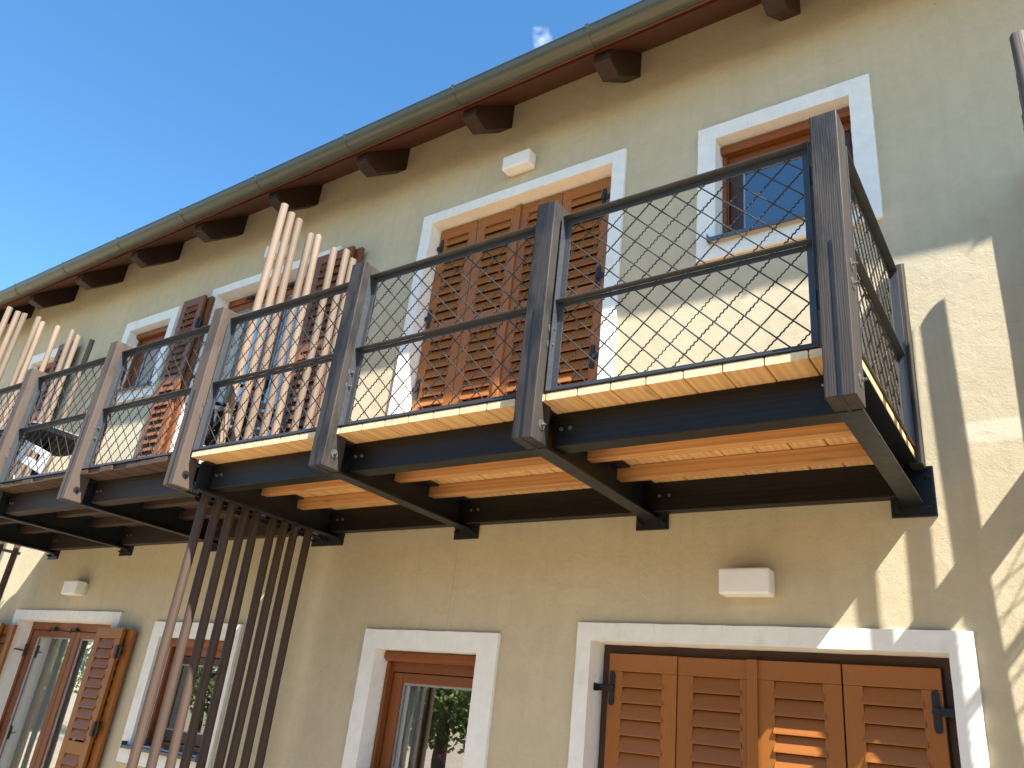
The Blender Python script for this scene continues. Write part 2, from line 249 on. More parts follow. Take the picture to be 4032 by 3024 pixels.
# ---------------------------------------------------------------- mesh helpers
class MB:
    def __init__(s): s.v = []; s.f = []
    def add(s, vs, fs):
        o = len(s.v); s.v += [tuple(p) for p in vs]; s.f += [tuple(o + i for i in f) for f in fs]; return s
    def box(s, x0, x1, y0, y1, z0, z1):
        return s.add([(x0, y0, z0), (x1, y0, z0), (x1, y1, z0), (x0, y1, z0), (x0, y0, z1), (x1, y0, z1), (x1, y1, z1), (x0, y1, z1)],
                     [(3, 2, 1, 0), (4, 5, 6, 7), (0, 1, 5, 4), (1, 2, 6, 5), (2, 3, 7, 6), (3, 0, 4, 7)])
    def prism(s, pts, axis, a, b):
        n = len(pts)
        mk = {'x': lambda p, t: (t, p[0], p[1]), 'y': lambda p, t: (p[0], t, p[1]), 'z': lambda p, t: (p[0], p[1], t)}[axis]
        vs = [mk(p, a) for p in pts] + [mk(p, b) for p in pts]
        return s.add(vs, [tuple(range(n))[::-1], tuple(range(n, 2 * n))] + [(i, (i + 1) % n, n + (i + 1) % n, n + i) for i in range(n)])
    def tube(s, path, r, n=8, caps=True):
        path = [Vector(p) for p in path]; rings = []
        rs = r if isinstance(r, (list, tuple)) else [r] * len(path)
        up = None
        for i, p in enumerate(path):
            t = (path[min(i + 1, len(path) - 1)] - path[max(i - 1, 0)]).normalized()
            if up is None:
                up = Vector((0, 0, 1)) if abs(t.z) < 0.9 else Vector((1, 0, 0))
            a = (up - t * up.dot(t)).normalized(); b = t.cross(a); up = a
            rings.append([p + (a * math.cos(2 * PI * k / n) + b * math.sin(2 * PI * k / n)) * rs[i] for k in range(n)])
        o = len(s.v)
        for rg in rings: s.v += [tuple(q) for q in rg]
        for i in range(len(rings) - 1):
            for k in range(n):
                s.f.append((o + i * n + k, o + i * n + (k + 1) % n, o + (i + 1) * n + (k + 1) % n, o + (i + 1) * n + k))
        if caps:
            s.f.append(tuple(o + k for k in range(n))[::-1]); s.f.append(tuple(o + (len(rings) - 1) * n + k for k in range(n)))
        return s
    def cyl(s, p0, p1, r, n=12): return s.tube([p0, p1], r, n)
    def build(s, name, mat, parent=None, loc=(0, 0, 0), rot=(0, 0, 0), bevel=0, smooth=False, label=None):
        me = bpy.data.meshes.new(name); me.from_pydata(s.v, [], s.f); me.materials.append(M[mat] if isinstance(mat, str) else mat)
        import bmesh
        bm = bmesh.new(); bm.from_mesh(me); bmesh.ops.recalc_face_normals(bm, faces=bm.faces); bm.to_mesh(me); bm.free()
        if smooth:
            for p in me.polygons: p.use_smooth = True
        o = bpy.data.objects.new(name, me); C.objects.link(o)
        if parent: o.parent = parent
        o.location = loc; o.rotation_euler = rot
        if bevel:
            bv = o.modifiers.new('bevel', 'BEVEL'); bv.width = bevel; bv.segments = 2; bv.limit_method = 'ANGLE'; bv.angle_limit = math.radians(40)
        if smooth == 'auto':
            me.set_sharp_from_angle(angle=math.radians(35))
        if label: o['label'] = label
        return o
def thing(name, label, cat, loc=(0, 0, 0), rz=0, group=None):
    o = bpy.data.objects.new(name, None); C.objects.link(o); o.location = loc; o.rotation_euler = (0, 0, rz)
    o['label'] = label; o['category'] = cat; o.empty_display_size = 0.2
    if group: o['group'] = group
    return o
def tag(o, label, cat, group=None):
    o['label'] = label; o['category'] = cat
    if group: o['group'] = group
    return o
def dup(o, parent=None, loc=None):
    c = o.copy(); C.objects.link(c)
    if parent is not None: c.parent = parent
    if loc is not None: c.location = loc
    for ch in list(o.children): dup(ch, c)
    return c

# ---------------------------------------------------------------- ground
g = MB()
g.add([(-400, -400, -1.6), (400, -400, -1.6), (400, 400, -1.6), (-400, 400, -1.6)], [(0, 1, 2, 3)])
go = g.build('ground', 'ground'); go['kind'] = 'structure'

# ---------------------------------------------------------------- house
house = thing('house', 'two-storey cream rendered house with brown shutters, white window surrounds and dark eaves', 'house', (0, 0, 0))
ZB, ZT = -1.6, 5.16
XL, XR = -22.0, 7.0
# openings: x0,x1,z0,z1 (inner edge of surround)
UW = (-1.628, -0.746, 3.112, 3.955); DR = (-4.236, -2.442, 1.50, 4.055)
SW = (-6.635, -5.685, -0.405, 0.452); MWo = (-4.042, -3.172, -0.42, 0.446)
LD = (-9.283, -7.457, -1.58, 0.553); BD = (-2.359, -0.522, -1.58, 0.550)
DL = (-7.335, -5.535, 1.50, 4.062); SW2 = (-9.005, -8.160, 3.118, 3.960)
SW3 = (-11.45, -10.72, 3.118, 3.956)
OPEN = [UW, DR, SW, MWo, LD, BD, DL, SW2, SW3]
def wall_mesh():
    xs = sorted({XL, XR, *[o[0] for o in OPEN], *[o[1] for o in OPEN]}); zs = sorted({ZB, ZT, *[o[2] for o in OPEN], *[o[3] for o in OPEN]})
    m = MB()
    for i in range(len(xs) - 1):
        for j in range(len(zs) - 1):
            cx, cz = (xs[i] + xs[i + 1]) / 2, (zs[j] + zs[j + 1]) / 2
            if any(o[0] < cx < o[1] and o[2] < cz < o[3] for o in OPEN): continue
            x0, x1, z0, z1 = xs[i], xs[i + 1], zs[j], zs[j + 1]
            m.add([(x0, 0, z0), (x1, 0, z0), (x1, 0, z1), (x0, 0, z1)], [(0, 1, 2, 3)])
            m.add([(x0, 0.30, z0), (x1, 0.30, z0), (x1, 0.30, z1), (x0, 0.30, z1)], [(3, 2, 1, 0)])
    # the other walls
    m.box(XL, XL + 0.3, 0.001, 9.0, ZB, ZT); m.box(XR - 0.3, XR, 0.001, 9.0, ZB, ZT); m.box(XL, XR, 8.7, 9.0, ZB, ZT)
    return m
wall = wall_mesh().build('wall', 'stucco', house)
fl = MB(); fl.box(XL + .3, XR - .3, 0.301, 8.69, 1.15, 1.44); fl.box(XL + .3, XR - .3, 0.301, 8.69, 4.35, 4.5)
for x in (-14.5, -9.75, -4.93, -0.15): fl.box(x, x + 0.15, 0.301, 8.69, ZB, 1.15); fl.box(x, x + 0.15, 0.301, 8.69, 1.44, 4.35)
fl.box(XL + .3, XR - .3, 4.0, 4.1, ZB, 1.15); fl.box(XL + .3, XR - .3, 4.0, 4.1, 1.44, 4.35)
fl.build('inner_wall', 'interior', house)
# roof: slope 0.85 falling to the eave
def rz(y): return 5.11 + 0.85 * y
soff = MB(); soff.prism([(-0.53, rz(-0.53)), (0.6, rz(0.6)), (0.6, rz(0.6) + 0.03), (-0.53, rz(-0.53) + 0.03)], 'x', XL - .5, XR + .5)
roof = MB(); roof.prism([(-0.56, rz(-0.56) + 0.032), (4.5, rz(4.5) + 0.032), (9.56, rz(-0.56) + 0.032), (9.56, rz(-0.56) + 0.15), (4.5, rz(4.5) + 0.17), (-0.56, rz(-0.56) + 0.15)], 'x', XL - .5, XR + .5)
ro = roof.build('roof', 'tiles', house); so_ = soff.build('soffit', 'soffit', house)
# rafter tails
rp = [(0.4, rz(0.4) - 0.002), (-0.49, rz(-0.49) - 0.002), (-0.49, 4.60), (-0.335, 4.565), (0.0, 4.852), (0.4, 5.19)]
rm = MB(); rm.prism(rp, 'x', -0.1375, 0)
r0 = rm.build('rafter', 'rafter', house, (-1.018, 0, 0), bevel=0.004)
for i in range(1, 12): dup(r0, house, (-1.018 - 1.241 * i, 0, 0))
for i in range(1, 5): dup(r0, house, (-1.018 + 1.241 * i, 0, 0))
# gutter
gy, gz, gr = -0.60, 4.765, 0.098
prof = [(gy + gr * math.cos(a), gz + gr * math.sin(a)) for a in [PI + PI * k / 24 for k in range(25)]]
inn = [(gy + (gr - 0.004) * math.cos(a), gz + (gr - 0.004) * math.sin(a)) for a in [PI + PI * k / 24 for k in range(25)]][::-1]
gm = MB(); gm.prism(prof + inn, 'x', XL - .5, XR + .5)
gut = gm.build('gutter', 'gutter', house, smooth='auto')
bd = MB(); bd.tube([(XL - .5, gy - gr + 0.006, gz + 0.002), (XR + .5, gy - gr + 0.006, gz + 0.002)], 0.010, 10); bd.build('gutter_bead', 'gutter', gut, smooth='auto')
jm = MB(); pr2 = [(gy + (gr + .003) * math.cos(a), gz + (gr + .003) * math.sin(a)) for a in [PI + PI * k / 24 for k in range(25)]]
jm.prism(pr2 + [(gy + gr * math.cos(a), gz + gr * math.sin(a)) for a in [2 * PI - PI * k / 24 for k in range(25)]], 'x', -1.02, -0.96)
jm.build('gutter_joint', 'gutter', gut, smooth='auto')
bk = MB(); pr3 = [(gy + (gr + .005) * math.cos(a), gz + (gr + .005) * math.sin(a)) for a in [PI - 0.12 + (PI * 0.72) * k / 20 for k in range(21)]]
pr4 = [(gy + gr * math.cos(a), gz + gr * math.sin(a)) for a in [PI - 0.12 + (PI * 0.72) * (20 - k) / 20 for k in range(21)]]
bk.prism(pr3 + pr4, 'x', -0.013, 0.013); bk.box(-0.015, 0.015, gy - gr - 0.006, gy - gr + 0.03, gz + 0.012, gz + 0.018); bk.cyl((0, gy - gr - 0.012, gz - 0.016), (0, gy - gr, gz - 0.018), 0.006, 8)
b0 = bk.build('gutter_bracket', 'gutter', gut, (-1.095, 0, 0), smooth='auto')
for i in range(1, 13): dup(b0, gut, (-1.095 - 1.2545 * i, 0, 0))
for i in range(1, 5): dup(b0, gut, (-1.095 + 1.2545 * i, 0, 0))

# surround ring with slightly hand-made edges
def surround(parent, op, out, depth=0.17, proud=0.026, reveal='trim'):
    rnd = random.Random(int(abs(op[0] * 1000)))
    def ringpts(r, y, jit):
        x0, x1, z0, z1 = r; n = 26; P = []
        for (ax, az, bx, bz) in ((x0, z0, x1, z0), (x1, z0, x1, z1), (x1, z1, x0, z1), (x0, z1, x0, z0)):
            for k in range(n):
                t = k / n; j = rnd.uniform(-jit, jit) if k else 0
                P.append((ax + (bx - ax) * t + (j if ax == bx else 0), y, az + (bz - az) * t + (j if az == bz else 0)))
        return P
    o = (out[0], out[1], out[2], out[3])
    A = ringpts(o, -proud, 0.0016); B = [(p[0], 0.002, p[2]) for p in A]
    Ci = ringpts(op, -proud, 0.0012); D = [(p[0], depth, p[2]) for p in Ci]
    n = len(A); m = MB()
    m.add(A + B + Ci + D, [(i, (i + 1) % n, 2 * n + (i + 1) % n, 2 * n + i) for i in range(n)] + [(n + i, n + (i + 1) % n, (i + 1) % n, i) for i in range(n)] + [(2 * n + i, 2 * n + (i + 1) % n, 3 * n + (i + 1) % n, 3 * n + i) for i in range(n)])
    return m.build('surround', 'trim', parent)

def window(op, out, roller=True, sillw=True, split=False, glassmat='glass', paneinset=(0.155, 0.0), dark=False, y0=0.14, label=None, curtain=None, right_door=False):
    x0, x1, z0, z1 = op
    fm = MB(); t = 0.055; fmat = 'frame'
    top = z1 - (0.065 if roller else 0.0)
    # fixed frame
    fm.box(x0 - .02, x0 + t * .6, y0, y0 + .06, z0, z1); fm.box(x1 - t * .6, x1 + .02, y0, y0 + .06, z0, z1)
    fm.box(x0 + t * .6 + .0005, x1 - t * .6 - .0005, y0 + .002, y0 + .06, z1 - (0.075 if not roller else 0.13), z1 + .02); fm.box(x0 + t * .6 + .0005, x1 - t * .6 - .0005, y0 + .002, y0 + .06, z0 - .02, z0 + .045)
    w = fm.build('window', fmat, house, bevel=0.003, label=label)
    surround(w, op, out)
    if roller:
        rb = MB(); a = y0 - .075
        rb.prism([(y0 - .002, z1 - .005), (a + .012, z1 - .005), (a, z1 - .016), (a, z1 - .05), (a + .02, z1 - .068), (y0 - .002, z1 - .068)], 'x', x0 + .004, x1 - .004)
        rb.build('roller_box', fmat, w, bevel=0.002)
        for gx in (x0 + .004, x1 - .03):
            gr_ = MB(); gr_.box(gx, gx + .026, y0 - .035, y0 - .003, z0 + .01, z1 - .07); gr_.build('roller_guide', fmat, w, bevel=0.002)
    ztop = z1 - (0.135 if roller else 0.08)
    leaves = [(x0 + .04, x1 - .04)] if not split else [(x0 + .04, (x0 + x1) / 2 - .004), ((x0 + x1) / 2 + .004, x1 - .04)]
    for (a, b_) in leaves:
        sm = MB(); s = 0.085
        sm.box(a, a + s, y0 + .015, y0 + .07, z0 + .05, ztop); sm.box(b_ - s, b_, y0 + .015, y0 + .07, z0 + .05, ztop)
        sm.box(a + s, b_ - s, y0 + .017, y0 + .07, ztop - s * .75, ztop); sm.box(a + s, b_ - s, y0 + .017, y0 + .07, z0 + .05, z0 + .05 + s * (1 if z0 > -1 else 2.2))
        sm.build('sash', 'darkframe' if dark else fmat, w, bevel=0.004)
        zb = z0 + .05 + s * (1 if z0 > -1 else 2.2)
        sp = MB(); e = .012
        zt_ = ztop - s * .75
        sp.add([(a + s, y0 + .034, zb), (b_ - s, y0 + .034, zb), (b_ - s, y0 + .034, zt_), (a + s, y0 + .034, zt_), (a + s + e, y0 + .034, zb + e), (b_ - s - e, y0 + .034, zb + e), (b_ - s - e, y0 + .034, zt_ - e), (a + s + e, y0 + .034, zt_ - e),
                (a + s, y0 + .041, zb), (b_ - s, y0 + .041, zb), (b_ - s, y0 + .041, zt_), (a + s, y0 + .041, zt_), (a + s + e, y0 + .041, zb + e), (b_ - s - e, y0 + .041, zb + e), (b_ - s - e, y0 + .041, zt_ - e), (a + s + e, y0 + .041, zt_ - e)],
               [(i, (i + 1) % 4, 4 + (i + 1) % 4, 4 + i) for i in range(4)] + [(4 + i, 4 + (i + 1) % 4, 12 + (i + 1) % 4, 12 + i) for i in range(4)])
        sp.build('glazing_bead', 'spacer', w)
        pn = MB(); pn.add([(a + s, y0 + .042, zb), (b_ - s, y0 + .042, zb), (b_ - s, y0 + .042, ztop - s * .75), (a + s, y0 + .042, ztop - s * .75)], [(0, 1, 2, 3)])
        pn.build('pane', glassmat, w)
    if sillw:
        sm = MB(); sm.prism([(-0.075, z0 - .012), (-0.075, z0 - .036), (-0.071, z0 - .036), (-0.071, z0 - .014), (y0, z0 + .004), (y0, z0 + .010)], 'x', x0 - .035, x1 + .035)
        sm.box(x0 - .038, x0 - .034, -0.078, 0.02, z0 - .038, z0 + .018); sm.box(x1 + .034, x1 + .038, -0.078, 0.02, z0 - .038, z0 + .018)
        sm.build('sill', 'sill', w)
    if curtain:
        cm = MB(); n = 90; ca, cb = curtain
        P = []
        for k in range(n + 1):
            x = ca + (cb - ca) * k / n; y = y0 + .088 + 0.022 * math.sin(k * 1.05) + 0.012 * math.sin(k * .37 + 1)
            P += [(x, y, z0), (x, y, z1)]
        cm.add(P, [(2 * k, 2 * k + 2, 2 * k + 3, 2 * k + 1) for k in range(n)]); cm.build('curtain', 'curtain', w, smooth=True)
    return w

window(UW, (-1.757, -0.617, 2.968, 4.075), dark=True, glassmat='glass_dark', label='upper right window with dark blue glass')
window(MWo, (-4.17, -3.018, -0.56, 0.572), label='lower middle window reflecting trees', curtain=(-3.95, -3.76))  # pale curtain strip added at left to stand in for a whitish reflection
window(SW, (-6.762, -5.552, -0.548, 0.576), dark=True, glassmat='glass_dark', label='lower window behind the round poles')
window(SW2, (-9.14, -8.045, 2.975, 4.086), label='upper left window beside folded shutters')
window(SW3, (-11.58, -10.60, 2.975, 4.08), label='far left upper window behind the poles')
window(LD, (-9.40, -7.344, -1.7, 0.650), roller=False, sillw=False, split=True, label='glazed double door with sheer curtain', curtain=(-9.22, -7.5))
window(DL, (-7.445, -5.422, 1.45, 4.157), roller=False, sillw=False, split=True, label='upper left glazed double door', curtain=(-7.25, -6.5))
# sheer strip behind the right leaf of the lower door, as in the room
# closed openings get a dark frame and surround
def closed(op, out, label):
    x0, x1, z0, z1 = op; m = MB(); y = 0.145
    m.box(x0 - .01, x0 + .05, y, y + .05, z0, z1 + .01); m.box(x1 - .05, x1 + .01, y, y + .05, z0, z1 + .01); m.box(x0 + .05, x1 - .05, y + .002, y + .05, z1 - .05, z1 + .01)
    m.box(x0 + .05, x1 - .05, y + .03, y + .06, z0, z1 - .05)
    w = m.build('door_frame', 'darkframe', house, label=label); surround(w, op, out, depth=0.16); return w
closed(BD, (-2.452, -0.416, -1.7, 0.648), 'dark frame of the lower right door'); closed(DR, (-4.350, -2.335, 1.45, 4.152), 'dark frame of the upper door')

# ---------------------------------------------------------------- shutters
def leaf_mesh(w, h, first=0.095, mid=True, batten=None, th=0.034, stile=0.088):
    m = MB()   # local: x 0..w, y -th..0 (front at -th), z -h..0 (top at 0)
    m.box(0, w, -th, 0, -first, 0); m.box(0, stile, -th + .0006, -.0005, -h, -first - .0012); m.box(w - stile, w, -th + .0006, -.0005, -h, -first - .0012)
    bot = -h + 0.13; m.box(stile + .0005, w - stile - .0005, -th + .001, -.001, -h, bot)
    pitch = 0.0838; zones = []
    if mid:
        mz0 = -first - pitch * 11.4; zones = [(-first, mz0 + .10), (mz0 - .0, bot)]
        m.box(stile + .0005, w - stile - .0005, -th + .001, -.001, mz0, mz0 + .10)
    else: zones = [(-first, bot)]
    for (za, zb) in zones:
        k = int((za - zb) / pitch)
        for i in range(k):
            zt = za - .004 - i * pitch; zl = zt - 0.080
            e = 0.009
            # slanted slat: back top to front bottom, its nose wider than the opening
            m.add([(stile, -.006, zt), (w - stile, -.006, zt), (w - stile, -.016, zt + .002), (stile, -.016, zt + .002),
                   (stile - e, -th - .008, zl + .012), (w - stile + e, -th - .008, zl + .012), (w - stile + e, -th - .011, zl), (stile - e, -th - .011, zl),
                   (stile - e, -th + .001, zl), (w - stile + e, -th + .001, zl), (stile, -.006, zl + .055), (w - stile, -.006, zl + .055)],
                  [(0, 1, 2, 3), (3, 2, 5, 4), (4, 5, 6, 7), (7, 6, 9, 8), (8, 9, 11, 10), (10, 11, 1, 0), (0, 3, 4, 7, 8, 10), (1, 11, 9, 6, 5, 2)])
    if batten is not None: m.box(batten, batten + .055, -th - .018, -th - .0005, -h, 0.002)
    return m
def strap(parent, x, z, side=-1, y=-0.036, jamb=True):
    m = MB(); n = 10; hw = .017; hh = .092
    pts = [(hw * math.cos(a), hh - hw + hw * math.sin(a)) for a in [PI * k / n for k in range(n + 1)]] + [(hw * math.cos(a), -hh + hw + hw * math.sin(a)) for a in [PI + PI * k / n for k in range(n + 1)]]
    m.prism([(x + p[0], z + p[1]) for p in pts], 'y', y - .007, y)
    if jamb:
        m.box(min(x, x + side * .10), max(x, x + side * .10), y - .016, y - .0075, z - .018, z + .018)
        m.box(min(x + side * .10, x + side * .085), max(x + side * .10, x + side * .085), y - .06, y - .016, z - .022, z + .02)
        m.cyl((x + side * .108, y - .05, z - .045), (x + side * .108, y - .05, z + .03), .011, 8)
        m.cyl((x, y - .022, z), (x, y - .005, z), .019, 10)
    return m.build('hinge_strap', 'black_iron', parent, bevel=0.0015)
def leaf(x, y, ztop, w, h, mat='shutter', batten=None, mid=True, name='shutter', label=None):
    return leaf_mesh(w, h, mid=mid, batten=batten).build(name, mat, house, (x, y, ztop), bevel=0.0022, label=label)
# lower right door: four closed leaves
ys = 0.135
b1 = leaf(-2.298, ys, .497, .418, 2.05, label='first closed shutter leaf from the left'); strap(b1, .027, -.19, -1)
b2 = leaf(-1.873, ys, .494, .432, 2.05, batten=.387)
b3 = leaf(-1.437, ys, .496, .416, 2.05)
b4 = leaf(-1.013, ys, .496, .432, 2.05); strap(b4, .402, -.19, 1)
# upper door: four closed leaves
u1 = leaf(-4.228, ys, 4.035, .412, 2.52); [strap(u1, .035, z, -1) for z in (-.19, -.90, -1.56)]
u2 = leaf(-3.810, ys, 4.035, .440, 2.52, batten=.40)
u3 = leaf(-3.366, ys, 4.035, .408, 2.52)
u4 = leaf(-2.952, ys, 4.035, .445, 2.52); [strap(u4, .385, z, 1) for z in (-.19, -.90, -1.56)]
# folded pairs beside the glazed doors
def stack(x0, x1, ztop, h, mat, yf=-.125, flip=1, hz=(), slide=.075):
    a = leaf(x0, yf + .034, ztop, x1 - x0, h, mat); b = leaf(x0 + slide * flip, yf + .085, ztop - .005, x1 - x0, h, mat, mid=True)
    for z in hz:
        m = MB(); xx = (x1 - x0) + .012
        m.box(xx - .045, xx - .004, -.0415, -.0355, z - .055, z + .055); m.box(xx + .006, xx + .045, -.0415 + .01, -.0355 + .01, z - .055, z + .055); m.cyl((xx, -.040, z - .06), (xx, -.040, z + .06), .008, 8)
        m.build('hinge_plate', 'black_iron', a, bevel=.004)
    return a, b
stack(-7.490, -7.062, .497, 2.05, 'shutter', hz=(-.205, -.835), slide=.085)
stack(-9.83, -9.40, .495, 2.05, 'shutter', slide=.19)
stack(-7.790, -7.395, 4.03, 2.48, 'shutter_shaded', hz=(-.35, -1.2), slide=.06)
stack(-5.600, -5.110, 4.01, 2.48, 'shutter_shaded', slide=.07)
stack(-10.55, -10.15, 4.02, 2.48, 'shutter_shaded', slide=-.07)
# arms that hold the lower left door's shutters
for z in (.262, -.53):
    m = MB(); m.box(-9.43, -9.30, -.045, -.030, z + .012, z + .045); m.tube([(-9.31, -.035, z + .02), (-9.30, .02, z), (-9.22, .12, z - .005)], .008, 6); m.box(-9.235, -9.205, .11, .125, z - .065, z + .06)
    m.build('shutter_stay', 'black_iron', house, bevel=.002)
for x in (-8.80, -8.38):
    m = MB(); m.box(x, x + .085, .095, .138, .478, .502); m.box(x - .004, x + .012, .090, .10, .445, .49); m.box(x + .06, x + .10, .10, .112, .496, .512)
    m.build('latch', 'black_iron', house, bevel=.002)
for x in (-6.95, -6.30):
    m = MB(); m.box(x, x + .085, .095, .138, 3.985, 4.012); m.box(x - .004, x + .012, .090, .10, 3.95, 4.0); m.build('latch', 'black_iron', house, bevel=.002)

# ---------------------------------------------------------------- wall lamps
def lamp(x, z, label):
    t = thing('wall_lamp', label, 'wall lamp', (x, 0, z), 0, 'white box lamps on the wall')
    m = MB(); m.box(-.135, .135, -.125, -.022, -.068, .068); m.build('shade', 'lamp', t, bevel=.012)
    m = MB(); m.box(-.118, .118, -.0215, 0.0, -.056, .056); m.build('back_plate', 'lamp', t, bevel=.003)
lamp(-3.313, 4.345, 'white box lamp on the wall above the upper closed shutter door')
lamp(-1.427, .862, 'white box lamp on the wall above the lower closed brown shutters')
lamp(-8.25, .862, 'white box lamp above the lower glazed door at lower left')
lamp(-6.37, 4.335, 'white box lamp half hidden behind the tall round poles')

# ---------------------------------------------------------------- balconies
def bolt_mesh(r=.022, n=14):
    m = MB(); m.cyl((0, 0, 0), (.003, 0, 0), r, n); m.cyl((.003, 0, 0), (.013, 0, 0), .010, 6); m.cyl((.013, 0, 0), (.024, 0, 0), .0055, 8)
    return m      # points along +x
WIRE = {}
def wires(w, h):
    if (w, h) in WIRE: return WIRE[(w, h)]
    m = MB(); st = .134; per = .0236; amp = .0030; r = .0036
    for d in (1, -1):
        k = -int(h / st) - 2
        while k * st < w + h + st:
            # line x = c + d*(z)   z in 0..h
            c = k * st + (.045 if d == 1 else .078)
            z0, z1 = 0.0, h
            if d == 1: z0 = max(z0, -c); z1 = min(z1, w - c)
            else: z0 = max(z0, c - w); z1 = min(z1, c)
            k += 1
            if z1 - z0 < .02: continue
            L = (z1 - z0) * math.sqrt(2); n = max(3, int(L / (per / 4)))
            P = []; ph = c * 9
            for i in range(n + 1):
                z = z0 + (z1 - z0) * i / n; x = c + d * z
                s = (z - z0) * math.sqrt(2)
                aa = amp if d == 1 else amp * .35
                q_ = .0011 * math.cos(2 * PI * s / per) if d == 1 else 0
                P.append((x - q_, aa * math.sin(2 * PI * s / per + ph) + d * .0022, z + q_))
            m.tube(P, r, 4, False)
    me = m; WIRE[(w, h)] = me
    return me
def railing(parent, w, h, x, y, z, rz=0, mat='rail', mirror=False, label=None):
    m = MB(); t = .005; f = .038; o = .040
    # local: x 0..w, flat legs in plane y 0..t, outstanding legs to y=-o; z 0..h
    m.box(0, w, -o, 0, h - t, h); m.box(t, w - t, 0, t, h - f, h - .0005)                     # top
    m.box(0, w, -o, 0, 0, t); m.box(t, w - t, 0, t, .0005, f)                                  # bottom
    m.box(0, t, -o, t, t, h - t); m.box(t, f, .0006, t - .0004, f, h - f)                       # left
    m.box(w - t, w, -o, t, t, h - t); m.box(w - f, w - t, .0006, t - .0004, f, h - f)           # right
    zm = h * .5; m.box(t + .001, w - t - .001, -o + .004, 0, zm - t, zm); m.box(f, w - f, 0.0006, t - .0004, zm - f + .006, zm - t)
    fr = m.build('railing', mat, parent, (x, y, z), (0, 0, rz), bevel=.0012, label=label)
    wm = wires(round(w - .02, 3), round(h - .02, 3))
    if isinstance(wm, MB):
        ob = wm.build('wire_mesh', 'wire', fr, (.01, .011, .01), smooth=True); WIRE[(round(w - .02, 3), round(h - .02, 3))] = ob.data
    else:
        ob = bpy.data.objects.new('wire_mesh', wm); C.objects.link(ob); ob.parent = fr; ob.location = (.01, .011, .01)
    for (hx, s) in ((0, -1), (w, 1)):
        for hz in (.17 * h / 1.0, .78 * h):
            q = MB(); q.box(min(hx, hx + s * .022), max(hx, hx + s * .022), -.03, -.012, hz, hz + .085); q.build('fixing_tab', mat, fr, bevel=.002)
    return fr

def post(parent, x, mat, label=None, top=2.58, low='zinc'):
    m = MB(); m.box(-.0565, .0565, -.075, .068, 1.247, top)
    p = m.build('post', mat, parent, (x, -1.345, 0), bevel=.0045, label=label)
    s = MB(); s.box(-.0062, .0062, -.0775, .0675, 1.2445, 1.925); s.build('steel_fin', 'steel', p)
    for z in (1.84, 1.752, 1.335):
        b = bolt_mesh(.026).build('bolt', low if z < 1.5 else 'zinc', p, (.0568, -.002, z), smooth=False)
        b2 = bolt_mesh(.026).build('bolt', 'zinc', p, (-.0568, -.002, z), (0, 0, PI))
    return p
def arm(parent, x, side=-1, plate=True, w=.092, mat='steel', y1=-1.272, plate_mat='steel', pw=.205):
    m = MB(); h0, h1 = 1.245, 1.445; hw = w / 2
    m.box(-hw, hw, y1, -.016, h0, h0 + .011); m.box(-hw, hw, y1, -.016, h1 - .011, h1); m.box(min(side * hw, side * (hw - .009)), max(side * hw, side * (hw - .009)), y1, -.016, h0 + .011, h1 - .011)
    a = m.build('arm', mat, parent, (x, 0, 0), bevel=.0015)
    if plate:
        q = MB(); q.box(-pw / 2, pw / 2, -.016, 0.0, 1.185, 1.440); pl = q.build('wall_plate', plate_mat, a, bevel=.002)
        for bx in (-pw / 2 + .03, pw / 2 - .03):
            for bz in (1.225, 1.385):
                b = MB(); b.cyl((bx, -.016, bz), (bx, -.020, bz), .017, 14); b.cyl((bx, -.020, bz), (bx, -.032, bz), .012, 6); b.cyl((bx, -.032, bz), (bx, -.050, bz), .0075, 8)
                b.build('bolt', 'black_iron', a)
    return a
def decking(parent, x0, x1, mat, seam0, pitch=.1725, gap=.006, jitter=.0, th=.037, ztop=1.486, label=None):
    m = MB(); rnd = random.Random(3); xs = []; x = seam0
    while x > x0: xs.append(x); x -= pitch
    x = seam0 + pitch
    while x < x1: xs.append(x); x += pitch
    xs = sorted([x0] + xs + [x1]); b = .005
    for a, c in zip(xs[:-1], xs[1:]):
        if c - a < .02: continue
        a += gap / 2; c -= gap / 2; yf = -1.36 + rnd.uniform(-jitter, jitter) * 1.0; dz = rnd.uniform(-jitter, jitter) * .25
        z1 = ztop + dz; z0 = z1 - th
        m.prism([(a + b, z0), (c - b, z0), (c - b * .3, z0 + b * .3), (c, z0 + b), (c, z1 - b), (c - b * .3, z1 - b * .3), (c - b, z1), (a + b, z1), (a + b * .3, z1 - b * .3), (a, z1 - b), (a, z0 + b), (a + b * .3, z0 + b * .3)], 'y', yf, -.012)
    o = m.build('decking', mat, parent, label=label)
    if mat == 'deck_new':
        o.data.materials.append(M['deck_end'])
        for p in o.data.polygons:
            if p.normal.y < -.9: p.material_index = 1
    return o
